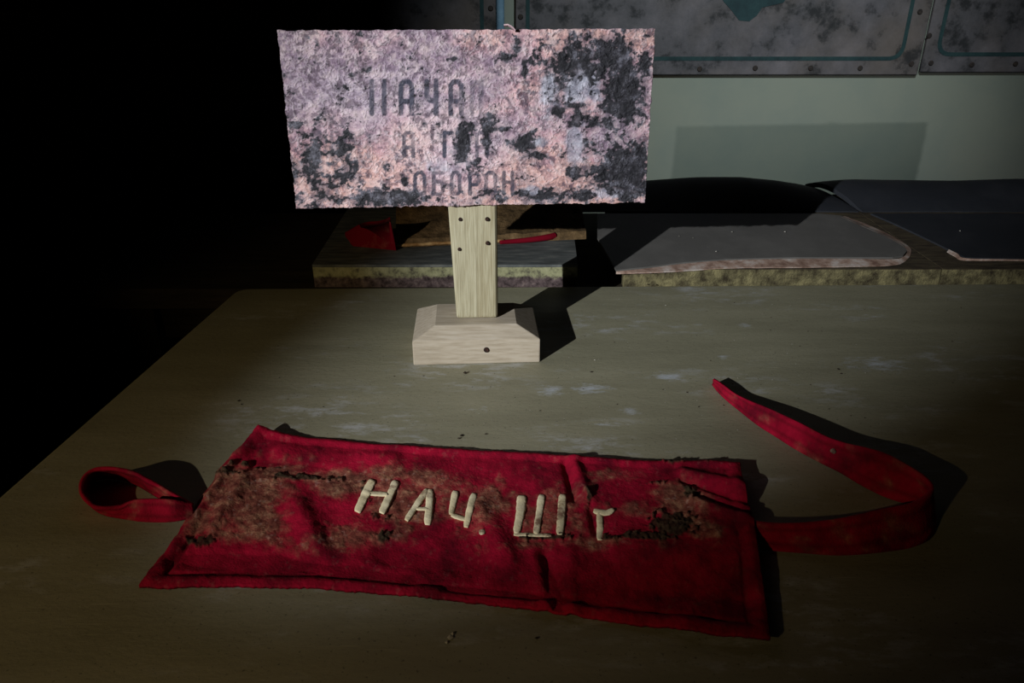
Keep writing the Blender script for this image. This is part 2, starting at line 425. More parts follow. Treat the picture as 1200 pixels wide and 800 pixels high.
def zs(y):                     # seat boards rise gently towards the wall
    return ZF + max(0.0, y - BFY) * 0.085
ZF = PY(900, 316, BFY)[2]
def PS(px, py, lift=0.0):      # point on the sloping seat-board surface
    z = ZF
    for _ in range(12):
        z = zs(P(px, py, z)[1]) + lift; 
    return P(px, py, z)
def seat_board(label, front_l, front_r, back_l, back_r, cover_px, edge_px, pad, base, cover_mat):
    t = thing('padded_seat_board', label, 'board', base, 'black covered boards behind the table')
    a, b = (front_l, BFY), (front_r, BFY); c, d = (back_r, 1.285), (back_l, 1.285)
    pl = [a, b, c, d]
    o = part('base_board', *prism_vf(pl, BZ, [zs(p[1]) for p in pl]), M_rotply, t)
    # top veneer
    o = part('veneer', *prism_vf(pl, [zs(p[1]) + .0002 for p in pl], [zs(p[1]) + 0.0012 for p in pl]), M_ply, t)
    cv = [PS(x, y, 0.0016) for x, y in cover_px]
    n = len(cv)
    v = [(p[0], p[1], p[2] + .0022) for p in cv] + [(p[0], p[1], p[2] - .0003) for p in cv]
    part('leatherette_cover', v, [tuple(range(n))] + [(i, n + i, n + (i + 1) % n, (i + 1) % n) for i in range(n)], cover_mat, t)
    # worn pale edge: a ragged strip between two polylines
    A = catmull([PS(x, y, 0.0042) for x, y, *_ in edge_px], 6); B = catmull([PS(x2, y2, 0.0020) for _, _, x2, y2 in edge_px], 6)
    k = len(A); j = np.array([random.uniform(-.0007, .0007) for _ in range(k)]); B[:, 1] += j
    v = A.tolist() + B.tolist() + (A - [0, -.0003, .003]).tolist() + (B - [0, 0, .0012]).tolist()
    f = [(i, i + 1, k + i + 1, k + i) for i in range(k - 1)] + [(k + i, k + i + 1, 3 * k + i + 1, 3 * k + i) for i in range(k - 1)]
    part('worn_edge', v, f, M_wornedge, t)
    # curled back pad
    x_l, x_r, top, y0, yt = pad
    nx, ny = 40, 18; G = np.zeros((ny, nx, 3))
    for i in range(ny):
        s = i / (ny - 1)
        for q in range(nx):
            u = q / (nx - 1); h = top(u)
            yy = y0 + (yt - y0 + 0.05) * s
            prof = math.sin(min(s / 0.72, 1) * math.pi / 2) if s < .72 else 1 - 0.35 * ((s - .72) / .28) ** 2
            z0 = zs(y0) + .0028
            xl = x_l(s) if callable(x_l) else x_l
            xr = x_r(s) if callable(x_r) else x_r
            G[i, q] = (xl + (xr - xl) * u, yy, z0 + (h - z0) * prof + 0.0012 * math.sin(9 * u + 4 * s))
    Bk = G.copy(); Bk[..., 2] = np.maximum(G[..., 2] - 0.008, zs(y0) + .0018)
    v, f, _ = closed_grid(G, Bk)
    part('curled_back_pad', v, f, M_leather_dark, t, smooth=False)
    return t
xa_l = PY(731, 320, BFY)[0]; xa_r = PY(1104, 318, BFY)[0]
xa_br = PS(1000, 250)[0]
YS = PS(850, 250)[1]; YT = YS + 0.085
def top_from(px_list, Y, x0, x1):
    xs = []; zz = []
    for px, py in px_list:
        p = PY(px, py, Y); xs.append((p[0] - x0) / (x1 - x0)); zz.append(p[2])
    return lambda u: float(np.interp(u, xs, zz))
pad_l = PY(668, 230, 1.22)[0]; pad_e = PY(958, 222, YT)[0]; pad_r = lambda s: (PS(1010, 251)[0] * (1 - s) + pad_e * s) - .004
seat_board('black leatherette board with a pale worn front edge, crossed by the sign shadow',
           xa_l, xa_r - .001, xa_l + .01, xa_br - .001,
           [(722, 318), (760, 314), (800, 309), (850, 305), (930, 303), (1000, 303), (1046, 303), (1058, 301), (1063, 295), (1059, 289), (1040, 278), (1010, 265), (985, 254), (960, 251.5), (860, 251.5), (700, 251.5), (700, 280)],
           [(722, 318, 722, 320), (760, 314, 760, 319), (800, 309, 800, 317), (850, 305, 850, 314), (930, 303, 930, 313), (1000, 303, 1000, 312), (1046, 303.5, 1048, 310), (1058, 301, 1063, 304), (1063, 295, 1068, 294), (1059, 289, 1063, 287), (1040, 278, 1043, 275), (1010, 265, 1014, 262), (985, 254, 990, 253)],
           (pad_l, pad_r, top_from([(580, 226), (640, 223), (700, 219), (760, 214.5), (820, 211), (870, 210), (910, 213), (940, 218), (958, 223)], YT, pad_l, pad_e), YS, YT),
           ((xa_l + xa_r) / 2, BFY, BZ), M_leather)
padb_l = lambda s: PS(1012, 251)[0] * (1 - s) + PY(957, 216, YT)[0] * s
padb_r = xa_r + 0.62
seat_board('black leatherette board with a curled back, running out of the right of the photo',
           xa_r + .001, xa_r + 0.56, xa_br + .001, xa_r + 0.58,
           [(1130, 303), (1240, 306), (1330, 308), (1330, 251.5), (1150, 251.5), (1020, 251.5), (1045, 262), (1075, 276), (1100, 288), (1112, 294)],
           [(1112, 292, 1110, 295), (1122, 297, 1119, 300), (1132, 302.5, 1130, 304.5), (1180, 303.5, 1180, 305), (1260, 305, 1260, 307)],
           (padb_l, padb_r, top_from([(957, 217), (975, 214), (1000, 212), (1060, 213), (1130, 215), (1200, 213), (1350, 214)], YT, PY(957, 216, YT)[0], padb_r), YS, YT),
           (xa_r + 0.28, BFY, BZ), M_leather_dark)

# brown slab with a red cloth on the flaking board
msl = Mat('rotten_fibreboard', 0.9, 0.2)
msl.color(msl.ramp(msl.noise(30, 8, 0.7), [(0.3, S(46, 36, 24)), (0.5, S(104, 82, 54)), (0.72, S(150, 120, 84))]))
msl.bump(msl.noise(60, 6, 0.7), 0.8, 0.006)
M_fibre = msl.m
M_tan = mat_mottle('tan_torn_edge', S(110, 76, 44), S(158, 116, 70), S(196, 160, 110), 60)
sl = thing('fibreboard_slab', 'rotten brown fibreboard slab with a tan torn front edge under the sign', 'slab', (-0.05, 1.06, zl))
q0, q1 = P(464, 286, zl + .006), P(687, 276, zl + .006)
n, m = 26, 60
G = np.zeros((n, m, 3))
for i in range(n):
    for j in range(m):
        s = i / (n - 1); u = j / (m - 1)
        x = q0[0] + (q1[0] - q0[0]) * u - 0.05 * s * (1 - u) * .3; y = q0[1] + (q1[1] - q0[1]) * u + 0.135 * s
        G[i, j] = (x, y, zl + 0.012 + 0.045 * sstep(0, 1, s) * (1 - .55 * u) - (0.008 if i == 0 else 0.0))
G[..., 2] += 0.006 * fbm(G[..., 0] * 60, G[..., 1] * 60, 5)
Bk = G.copy(); Bk[..., 2] = zl + 0.0006
v, f, _ = closed_grid(G, Bk)
part('slab', v, f, M_fibre, sl)
L = [(G[0, j, 0], G[0, j, 1] - .001, zl + .0045 + random.uniform(-.0006, .0006)) for j in range(int(m * .58))]
part('torn_edge', *tube_vf(L, [0.0028 + random.uniform(-.0006, .0006) for j in range(len(L))], 6), M_tan, sl, smooth=True)

mrc = Mat('red_cloth_old', 0.9, 0.1)
mrc.color(mrc.mix(mrc.ramp(mrc.noise(40, 6, 0.7), [(0.55, 0.0), (0.7, 0.7)]), S(120, 10, 30), S(150, 76, 66)))
mrc.bump(mrc.noise(300, 4, 0.6), 0.3, 0.001)
M_redold = mrc.m
rc = thing('red_cloth', 'crumpled dark red cloth at the left end of the brown slab', 'cloth', (-0.22, 1.05, zl))
n, m = 22, 30
cn = [np.array(P(414, 288, zl + .001)), np.array(P(464, 289, zl + .006)), np.array(P(457, 253, zl + .058)), np.array(P(404, 270, zl + .016))]
G = np.zeros((n, m, 3))
for i in range(n):
    for j in range(m):
        s = i / (n - 1); u = j / (m - 1)
        p = (1 - s) * ((1 - u) * cn[0] + u * cn[1]) + s * ((1 - u) * cn[3] + u * cn[2])
        G[i, j] = p + np.array([0, 0, 0.010 * math.sin(math.pi * s) * math.sin(math.pi * u) + .0025 * math.sin(7 * u + 5 * s) * s])
Bk = G.copy(); Bk[..., 2] = np.maximum(zl + .0004, G[..., 2] - .006)
v, f, _ = closed_grid(G, Bk)
part('folded_corner', v, f, M_redold, rc, smooth=True)
rs_ = thing('red_cloth_strip', 'thin red cloth strip lying along the slab edge right of the post', 'cloth', (0.02, 1.06, zl))
L = catmull([P(586, 281.5, zl + .003), P(600, 280.5, zl + .003), P(622, 278.5, zl + .004), P(640, 276, zl + .005), P(650, 274, zl + .005)], 6)
L[:, 1] -= 0.013; L[:, 2] += 0.001
part('strip', *tube_vf(L, np.linspace(.003, .0055, len(L)), 8), M_redold, rs_, smooth=True)

# ------------------------------------------------------------------ the sign on its stand
stand = thing('desk_sign', 'mould-stained pink sign board on a short wooden post with a square base', 'sign', (-0.037, 0.748, 0))
yaw = math.radians(3.2)
# base block, bevelled on top
msw = Mat('pale_raw_wood', 0.8, 0.25)
gr = msw.noise(22, 6, 0.6, stretch=(1.5, 16, 16))
msw.color(msw.ramp(gr, [(0.3, S(156, 142, 122)), (0.5, S(174, 160, 140)), (0.72, S(188, 176, 158))]))
msw.bump(msw.noise(40, 5, 0.6, stretch=(1, 10, 10)), 0.25, 0.001)
M_wood = msw.m
bcx, bcy = -0.0372, 0.705
def rotp(x, y):
    return (bcx + x * math.cos(yaw) - y * math.sin(yaw), bcy + x * math.sin(yaw) + y * math.cos(yaw))
hw, dp, zb1, zb2 = 0.0668, 0.092, 0.027, 0.0385
ring = lambda ix, iy, z: [(*rotp(-hw + ix, iy), z), (*rotp(hw - ix, iy), z), (*rotp(hw - ix, dp - iy), z), (*rotp(-hw + ix, dp - iy), z)]
v = ring(0, 0, 0) + ring(0, 0, zb1) + ring(0.024, 0.016, zb2)
f = [(3, 2, 1, 0), (8, 9, 10, 11)] + [(a + i, a + (i + 1) % 4, a + 4 + (i + 1) % 4, a + 4 + i) for a in (0, 4) for i in range(4)]
base_block = part('base_block', v, f, M_wood, stand); bevel(base_block, 0.0012, 2)
# post with rounded long edges
mpw = Mat('pine_post_wood', 0.7, 0.3)
g2 = mpw.noise(26, 5, 0.55, stretch=(26, 26, 1.1), dist=0.4)
g3 = mpw.noise(9, 3, 0.5, stretch=(6, 6, 0.5))
pcg = mpw.ramp(g2, [(0.35, S(146, 136, 108)), (0.5, S(166, 157, 128)), (0.68, S(182, 174, 146))])
pcg = mpw.mix(mpw.ramp(g3, [(0.55, 0.0), (0.75, 0.35)]), pcg, S(128, 108, 66))
mpw.color(pcg); mpw.bump(g2, 0.35, 0.001)
M_post = mpw.m
pf = 0.7345
pb = (-0.0597, -0.0156); pt = (-0.0662, -0.0155)
v = []
for z, (a, b) in ((zb2 + .0004, pb), (0.30, (pt[0] - .004, pt[1]))):
    v += [(a, pf, z), (b, pf + .0018, z), (b, pf + .034, z), (a, pf + .032, z)]
f = [(3, 2, 1, 0), (4, 5, 6, 7), (0, 1, 5, 4), (1, 2, 6, 5), (2, 3, 7, 6), (3, 0, 4, 7)]
post = part('post', v, f, M_post, stand); bevel(post, 0.004, 3)
M_nail = mat_mottle('rusted_nail', S(24, 16, 14), S(44, 28, 22), S(70, 42, 32), 400)
def nail(px, py, Y, r, sub):
    c = PY(px, py, Y); part('nail', *disc_vf((c[0], Y + .0008, c[2]), r, 0.0022, n=9), M_nail, stand, sub=sub)
for px, py in ((539.5, 257), (571, 257), (538.5, 292), (571.5, 285)):
    nail(px, py, pf + .0004, 0.0024, post)
nail(570, 410, bcy + .0002, 0.0034, base_block)

# sign board: dense front face with lettering and mould kept as paint-state masks
sy = 0.7255
cTL, cTR, cBR, cBL = [np.array(PY(*p, Y)) for p, Y in (((325, 36), sy - .009), ((768, 34), sy + .011), ((756, 237), sy + .011), ((347, 244), sy - .009))]
n, m = 300, 640
t = np.linspace(0, 1, n)[:, None]; s = np.linspace(0, 1, m)[None, :]
lerp = lambda a, b, c, d: ((1 - s) * (1 - t))[..., None] * a + (s * (1 - t))[..., None] * b + (s * t)[..., None] * c + ((1 - s) * t)[..., None] * d
G = lerp(cTL, cTR, cBR, cBL)
PX = lerp(*[np.array(p, float) for p in ((325, 36), (768, 34), (756, 237), (347, 244))])
X, Y = PX[..., 0], PX[..., 1]
n1 = fbm(X / 22, Y / 22, 11, 6); n2 = fbm(X / 9, Y / 7, 31, 5); n3 = fbm(X / 60, Y / 50, 51, 4); n4 = fbm(X / 3.5, Y / 3.0, 71, 3)
mould_blobs = [(346, 143, 9, 7, .7), (364, 185, 15, 32, .85), (400, 160, 13, 20, .6), (409, 197, 11, 18, .6), (448, 231, 44, 10, 1.1), (478, 231, 14, 9, .8), (473, 209, 5, 9, .7),
    (375, 227, 16, 8, .5), (451, 191, 6, 5, .6), (529, 66, 5, 2.5, .8), (430, 78, 3.5, 3.5, .7), (419, 39, 4, 4, .5), (541, 164, 10, 27, 1.0), (549, 146, 10, 8, .8),
    (568, 152, 6, 18, 1.0), (588, 146, 10, 3.5, .7), (612, 161, 14, 9, 1.1), (628, 179, 11, 4.5, .8), (556, 186, 5, 5, .9), (588, 65, 10, 5.5, .9), (603, 53, 9, 10, .85), (612, 77, 5, 10, .8),
    (681, 72, 38, 30, .95), (714, 65, 22, 22, 1.1), (732, 103, 20, 28, 1.25), (756, 71, 8, 9, 1.0), (720, 120, 18, 11, .9), (708, 140, 17, 10, .7), (669, 40, 6, 7, .8),
    (640, 100, 8, 12, .6), (652, 126, 9, 9, .85), (672, 137, 8, 8, .7), (690, 140, 12, 8, .5), (711, 141, 15, 9, .6), (750, 128, 6, 6, .8),
    (732, 200, 29, 34, 1.15), (700, 165, 26, 26, .42), (668, 118, 20, 20, .4), (390, 215, 30, 18, .42), (385, 165, 28, 26, .36), (600, 225, 60, 10, .4), (345, 200, 12, 40, .36), (640, 70, 40, 20, .35), (684, 163, 13, 18, .5), (750, 176, 12, 16, 1.0), (708, 203, 14, 15, .85), (669, 200, 7, 11, .85), (693, 197, 7, 7, .7), (640, 228, 42, 8, .65), (684, 227, 24, 7, .75),
    (720, 165, 22, 16, .6), (585, 232, 16, 7, .5), (757, 60, 4, 6, .7), (663, 55, 10, 14, .6)]
field = np.zeros_like(X)
for cx_, cy_, rx, ry, wgt in mould_blobs:
    field = np.maximum(field, wgt * blob(X, Y, cx_, cy_, rx, ry) * 1.0)
mould = sstep(0.33, 0.47, field * 1.0 + 0.55 * n1 + 1.25 * n2 + 1.0 * n4)
pale_blobs = [(681, 98, 24, 22, 1), (672, 160, 16, 32, 1), (632, 162, 14, 9, .9), (621, 221, 12, 9, .9), (640, 108, 16, 30, .8), (690, 60, 8, 10, .8), (520, 190, 40, 20, .5), (712, 225, 30, 8, .7), (516, 190, 12, 16, .7), (455, 232, 10, 8, .6), (745, 215, 18, 20, .4)]
pf_ = np.zeros_like(X)
for cx_, cy_, rx, ry, wgt in pale_blobs:
    pf_ = np.maximum(pf_, wgt * blob(X, Y, cx_, cy_, rx, ry))
pale = sstep(0.35, 0.75, pf_ + 0.9 * fbm(X / 14, Y / 14, 91, 5))
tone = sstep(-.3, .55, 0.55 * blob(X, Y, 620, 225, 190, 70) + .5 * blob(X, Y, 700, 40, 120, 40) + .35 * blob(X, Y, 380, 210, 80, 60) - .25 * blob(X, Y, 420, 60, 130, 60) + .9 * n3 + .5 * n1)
painted_glow = np.clip(0.9 * blob(X, Y, 530, 165, 70, 60) + .6 * blob(X, Y, 400, 110, 90, 35) + 1.0 * n1 + .6 * n2, 0, 1)  # pale lavender centre: cool highlight painted into the sign colour
mould = mould * (1 - 0.75 * pale * sstep(.1, .3, fbm(X / 7, Y / 8, 141, 4) + .12 + .1 * pf_))
smut = sstep(.04, .5, field + .9 * n1 + .8 * n2) * .72
pits = sstep(0.12, 0.18, fbm(X / 6, Y / 6.5, 111, 4)) * sstep(-.05, .12, n3 + 0.05)
# stencilled lettering
GL = {'Н': [((.08, 0), (.08, 1)), ((.92, 0), (.92, 1))],
      'Ħ': [((.08, 0), (.08, 1)), ((.92, 0), (.92, 1)), ((.25, .45), (.75, .45))],   # the letter with its bar
      'А': [((.08, .12), (.08, 1)), ((.92, .12), (.92, 1)), ((.3, .02), (.7, .02)), ((.36, .62), (.62, .62)), ((.08, .15), (.3, .02)), ((.92, .15), (.7, .02))],
      'Ч': [((.1, 0), (.1, .45)), ((.1, .45), (.4, .6)), ((.4, .6), (.8, .6)), ((.9, 0), (.9, 1))],
      'Л': [((.1, 1), (.22, .1)), ((.22, .05), (.8, .05)), ((.92, .0), (.92, 1))],
      'Ш': [((.05, 0), (.05, 1)), ((.5, 0), (.5, 1)), ((.95, 0), (.95, 1)), ((.05, 1), (.95, 1))],
      'Т': [((0, .03), (1, .03)), ((.5, .12), (.5, 1))],
      'Б': [((.12, .02), (.12, 1)), ((.2, .02), (.9, .02)), ((.25, .42), (.7, .42)), ((.7, .42), (.9, .55)), ((.9, .55), (.9, .85)), ((.9, .85), (.7, 1)), ((.25, 1), (.7, 1))],
      'Г': [((.1, 0), (.1, 1)), ((.25, .03), (.95, .03))],
      'Р': [((.1, 0), (.1, 1)), ((.25, .03), (.7, .03)), ((.7, .03), (.92, .18)), ((.92, .18), (.92, .42)), ((.92, .42), (.7, .56)), ((.25, .56), (.7, .56))],
      'О': [((.08, .15), (.08, .9)), ((.92, .15), (.92, .9)), ((.08, .15), (.35, .0)), ((.92, .15), (.65, .0)), ((.35, 0), (.65, 0)), ((.08, .9), (.3, 1)), ((.92, .9), (.7, 1))],
      'Ж': [((.5, 0), (.5, 1)), ((.02, 0), (.4, .5)), ((.02, 1), (.4, .5)), ((.98, 0), (.6, .5)), ((.98, 1), (.6, .5))],
      'Ы': [((.05, 0), (.05, 1)), ((.1, .5), (.45, .5)), ((.55, .6), (.55, .9)), ((.1, 1), (.45, 1)), ((.95, 0), (.95, 1))]}
ROWS = [(91, 128, 2.9, [('Н', 432, 449, .8), ('А', 466, 481, .9), ('Ч', 496, 509.5, .8), ('А', 524, 539, .85), ('Л', 548, 562, .45), ('Н', 613, 626, .22)]),
        (150, 179, 2.3, [('Ш', 372, 388, .38), ('Т', 394, 408, .34), ('А', 418, 431, .4), ('А', 470, 482.5, .75), ('Г', 517, 528, 1.0), ('Р', 536, 547, .8), ('А', 555, 569, .7), ('Ж', 578, 594, .12)]),
        (199, 226, 2.3, [('О', 483, 496, .85), ('Б', 504, 518, .75), ('О', 526, 537, .8), ('Р', 547, 560, .9), ('О', 566, 579, .95), ('Ħ', 587, 599, .75), ('Ы', 607, 618, .12)])]
ink = np.zeros_like(X)
for y0, y1, hwid, row in ROWS:
    for ch, x0, x1, al in row:
        d = np.full_like(X, 1e3)
        sel = (X > x0 - 8) & (X < x1 + 8) & (Y > y0 - 8) & (Y < y1 + 8)
        xs_, ys_ = X[sel], Y[sel]; dd = np.full(xs_.shape, 1e3)
        for a, b in GL[ch]:
            dd = np.minimum(dd, seg_dist(xs_, ys_, (x0 + (x1 - x0) * a[0], y0 + (y1 - y0) * a[1]), (x0 + (x1 - x0) * b[0], y0 + (y1 - y0) * b[1])))
        d[sel] = dd
        ink = np.maximum(ink, al * (1 - sstep(hwid - .7, hwid + .7, d + 1.2 * n4)))
crust = sstep(.03, .15, fbm(X / 4.2, Y / 4.2, 611, 3) + .25 * n2) * (.45 + .55 * sstep(-.15, .15, fbm(X / 40, Y / 40, 631, 3)))
ink *= 0.68 + 0.45 * sstep(-.22, .05, fbm(X / 12, Y / 14, 171, 4))
ink = np.clip(ink, 0, 1)
wx_ = fbm(X / 12, Y / 12, 511, 3) * 22; wy_ = fbm(X / 12, Y / 12, 531, 3) * 22
swirl = np.abs(fbm((X + wx_) / 9, (Y + wy_) / 9, 551, 4)); swirl = 1 - sstep(0, .07, swirl)
hgt = 0.0008 * swirl + 0.0012 * n2 + 0.0009 * n4 - 0.0004 * mould * (0.5 + n4) + 0.0006 * n1 - 0.0004 * pits
nrm = np.cross(cTR - cTL, cBL - cTL); nrm = nrm / np.linalg.norm(nrm)
if nrm[1] > 0: nrm = -nrm
G = G + nrm * hgt[..., None]
edge = np.zeros((n, m, 3)); rg = 0.0011
G[0, :, 2] += rg * 2 * fbm(X[0] / 9, Y[0] * 0, 5, 4); G[-1, :, 2] += rg * 3 * fbm(X[0] / 7, Y[0] * 0, 8, 4)
G[:, 0, 0] += rg * 2.4 * fbm(Y[:, 0] / 9, Y[:, 0] * 0, 15, 4); G[:, -1, 0] += rg * 2.4 * fbm(Y[:, 0] / 9, Y[:, 0] * 0, 25, 4)
Bk = G - nrm * 0.0065
Gf = G[::-1]                   # bottom row first so that faces look at the camera
v, f, k = closed_grid(Gf, Bk[::-1])
pad0 = lambda a: np.r_[a[::-1].ravel(), np.zeros(k)]
msn = Mat('weathered_pink_sign_paint', 0.7, 0.3)
a1 = msn.noise(14, 7, 0.62); a2 = msn.noise(85, 8, 0.75); a3 = msn.noise(320, 5, 0.7)
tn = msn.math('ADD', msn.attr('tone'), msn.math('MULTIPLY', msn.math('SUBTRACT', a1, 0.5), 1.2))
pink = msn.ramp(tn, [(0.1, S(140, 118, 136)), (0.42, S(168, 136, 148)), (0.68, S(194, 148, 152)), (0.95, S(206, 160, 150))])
pink = msn.mix(msn.math('MULTIPLY', msn.attr('painted_glow'), 0.6), pink, S(200, 188, 200))
pink = msn.mix(msn.ramp(a2, [(0.46, 0.0), (0.66, 0.7)]), pink, S(216, 196, 192))
pink = msn.mix(msn.ramp(a2, [(0.36, 0.9), (0.48, 0.0)]), pink, S(92, 76, 86))
pink = msn.mix(msn.math('MULTIPLY', msn.attr('pits'), 0.6), pink, S(74, 60, 66))
pink = msn.mix(msn.math('MULTIPLY', msn.attr('crust'), 0.75), pink, S(86, 70, 82))
pink = msn.mix(msn.math('MULTIPLY', msn.attr('swirl'), 0.35), pink, S(214, 200, 204))
pink = msn.mix(msn.attr('smut'), pink, msn.ramp(a2, [(0.38, S(70, 64, 74)), (0.62, S(128, 118, 128))]))
pink = msn.mix(msn.math('MULTIPLY', msn.attr('pale'), 0.7), pink, msn.ramp(a2, [(0.38, S(110, 112, 126)), (0.62, S(190, 192, 204))]))
pink = msn.mix(msn.math('MULTIPLY', msn.attr('ink'), 0.95), pink, S(56, 58, 72))
blk = msn.ramp(a2, [(0.4, S(27, 26, 30)), (0.52, S(50, 48, 53)), (0.66, S(112, 110, 120))])
pink = msn.mix(msn.attr('mould'), pink, blk)
msn.color(pink); msn.bump(msn.math('ADD', a3, msn.math('MULTIPLY', a2, 0.8)), 0.36, 0.0014)
sb = part('sign_board', v, f, msn.m, stand, smooth=True, attrs={'mould': pad0(mould), 'pale': pad0(pale), 'ink': pad0(ink), 'pits': pad0(pits), 'crust': pad0(crust), 'smut': pad0(np.clip(smut, 0, 1)), 'swirl': pad0(swirl), 'tone': pad0(tone), 'painted_glow': pad0(painted_glow)})
M_curl = mat_mottle('curled_paint_flake', S(150, 120, 128), S(190, 160, 164), S(206, 182, 182), 200)
L = np.array([PY(*p, sy + .001) for p in ((590.5, 29), (595, 28.6), (599, 30.5), (602, 33), (604, 35.5))])
A_, B_ = L + [0, -.003, 0.0006], L + [0, .003, -.0006]
k = len(L); v = A_.tolist() + B_.tolist() + (A_ - [0, 0, .0012]).tolist() + (B_ - [0, 0, .0012]).tolist()
f = [(i, i + 1, k + i + 1, k + i) for i in range(k - 1)] + [(2 * k + i, 3 * k + i, 3 * k + i + 1, 2 * k + i + 1) for i in range(k - 1)]
f += [(i, 2 * k + i, 2 * k + i + 1, i + 1) for i in range(k - 1)] + [(k + i, k + i + 1, 3 * k + i + 1, 3 * k + i) for i in range(k - 1)]
part('paint_curl', v, f, M_curl, stand, sub=sb)

# ------------------------------------------------------------------ the red armband
arm = thing('armband', 'dirty red cloth armband with cream letters and straps lying on the table', 'armband', (-0.03, 0.45, 0))
N, Mc = 200, 560
def edge(pxs, cnt):
    return resample(catmull([P(x, y, z) for x, y, z in pxs], 8), cnt)
top_e = edge([(303, 499, .011), (330, 508, .006), (365, 513, .004), (420, 518.5, .004), (480, 523, .005), (540, 527, .005), (600, 530, .005), (660, 534.5, .006), (720, 538.5, .006), (780, 541, .006), (830, 540, .007), (867, 543, .010)], Mc)
bot_e = edge([(163, 687, .003), (200, 688.5, .003), (260, 686, .003), (320, 687, .003), (380, 689, .003), (440, 693, .003), (500, 699, .003), (560, 705, .003), (620, 712, .003), (680, 720, .003), (740, 729, .003), (800, 737, .004), (860, 744, .006), (903, 747, .007)], Mc)
lef_e = edge([(303, 499, .011), (285, 520, .007), (262, 545, .005), (236, 580, .004), (215, 615, .004), (190, 652, .003), (163, 687, .003)], N)
rig_e = edge([(867, 543, .010), (872, 570, .010), (882, 605, .009), (888, 640, .009), (895, 690, .008), (903, 747, .007)], N)
t = np.linspace(0, 1, N)[:, None, None]; s = np.linspace(0, 1, Mc)[None, :, None]
G = ((1 - t) * top_e[None] + t * bot_e[None] + (1 - s) * lef_e[:, None] + s * rig_e[:, None]
     - ((1 - t) * (1 - s) * top_e[0] + (1 - t) * s * top_e[-1] + t * (1 - s) * bot_e[0] + t * s * bot_e[-1]))
X, Y = project(G)              # photograph coordinates of the flat cloth, to place its folds and stains
t2, s2 = t[..., 0] + 0 * s[..., 0], s[..., 0] + 0 * t[..., 0]
hz = 0.0045 * fbm(X / 120, Y / 70, 201, 4) + 0.0022 * fbm(X / 28, Y / 22, 221, 4)
hz += 0.003 * np.sin(np.pi * t2) * sstep(0, .05, s2) * sstep(0, .05, 1 - s2)
def fold(a, b, wd, h):
    global hz
    d = seg_dist(X, Y, a, b); hz = hz + h * np.exp(-(d / wd) ** 2)
fold((663, 545), (672, 585), 5, -.004); fold((672, 545), (690, 590), 8, .004); fold((690, 590), (698, 625), 5, -.003)
fold((640, 655), (655, 715), 7, -.003); fold((625, 650), (640, 712), 9, .002); fold((668, 650), (672, 718), 10, .002)
fold((800, 555), (880, 575), 6, .004); fold((800, 565), (876, 588), 4, -.003); fold((810, 590), (885, 612), 6, .003); fold((815, 580), (880, 602), 4, -.003)
fold((300, 545), (400, 560), 8, -.003); fold((330, 532), (460, 540), 12, .003); fold((350, 600), (370, 640), 14, .004)
fold((225, 600), (250, 560), 5, -.003); fold((250, 620), (285, 570), 8, .003); fold((560, 600), (600, 660), 14, .003); fold((720, 640), (860, 660), 12, .002)
fold((740, 690), (880, 700), 10, -.002); fold((450, 650), (560, 665), 12, -.002); fold((200, 655), (330, 660), 9, -.003); fold((330, 660), (480, 680), 6, -.0035); fold((520, 690), (700, 706), 5, -.003)
# hem: stitched groove parallel to the border, plump rim outside it
wdt = np.minimum(np.minimum(t2 * .195, (1 - t2) * .195), np.minimum(s2 * .42, (1 - s2) * .42))
hem = np.exp(-((wdt - 0.0125) / .0016) ** 2)
hem = hem * (0.12 + 0.88 * sstep(.6, .8, t2)) * (0.35 + .65 * sstep(-.15, .12, fbm(X / 40, Y / 40, 231, 3)))
hz += -0.0024 * hem + 0.0024 * np.exp(-((wdt - 0.005) / .005) ** 2)
hz += 0.0006 * fbm(X / 6, Y / 6, 241, 3)
# stains and dirt
d1 = fbm(X / 30, Y / 18, 261, 6); d2 = fbm(X / 8, Y / 7, 281, 5); d3 = fbm(X / 3.2, Y / 3.2, 301, 3)
df = np.zeros_like(X)
for cx_, cy_, rx, ry, wgt in [(300, 590, 60, 45, .95), (250, 615, 35, 22, .7), (400, 570, 60, 20, .75), (320, 560, 50, 14, .8), (410, 630, 60, 16, .8), (480, 590, 90, 40, .62), (455, 560, 30, 14, .6), (640, 605, 60, 40, .5),
                            (560, 600, 70, 30, .55), (800, 590, 35, 26, .85), (825, 625, 25, 14, .8), (715, 560, 30, 12, .55), (750, 600, 40, 12, .5), (300, 630, 60, 14, .6), (700, 640, 120, 10, .45)]:
    df = np.maximum(df, wgt * blob(X, Y, cx_, cy_, rx, ry))
df *= 1 - 0.85 * blob(X, Y, 365, 606, 38, 20)
dirt = sstep(0.22, 0.72, df * 1.1 + 0.8 * d1 + 0.6 * d2)
bf = np.zeros_like(X)
for cx_, cy_, rx, ry, wgt in [(785, 618, 28, 15, 1.1), (755, 633, 40, 6, 1.0), (715, 634, 14, 5, .8), (805, 580, 12, 10, .7), (270, 556, 20, 5, .6), (300, 548, 40, 5, .65), (350, 563, 50, 6, .75), (235, 636, 22, 7, .85), (425, 578, 6, 14, .7),
                            (432, 590, 10, 10, .6), (450, 632, 12, 7, .7), (640, 632, 40, 4, .8), (790, 543, 14, 4, .8), (830, 543, 10, 3, .6), (225, 560, 6, 12, .4), (452, 520, 5, 3, .3), (690, 585, 4, 14, .6), (440, 612, 22, 8, .5), (545, 618, 20, 6, .5), (760, 570, 26, 5, .45)]:
    bf = np.maximum(bf, wgt * blob(X, Y, cx_, cy_, rx, ry))
black = sstep(0.40, 0.62, bf + 0.8 * d2 + 0.35 * d3 + .3 * d1)
lint = sstep(0.20, 0.27, fbm(X / 5, Y / 4.2, 321, 3)) * (0.15 + 0.85 * sstep(.3, .7, df + d1))
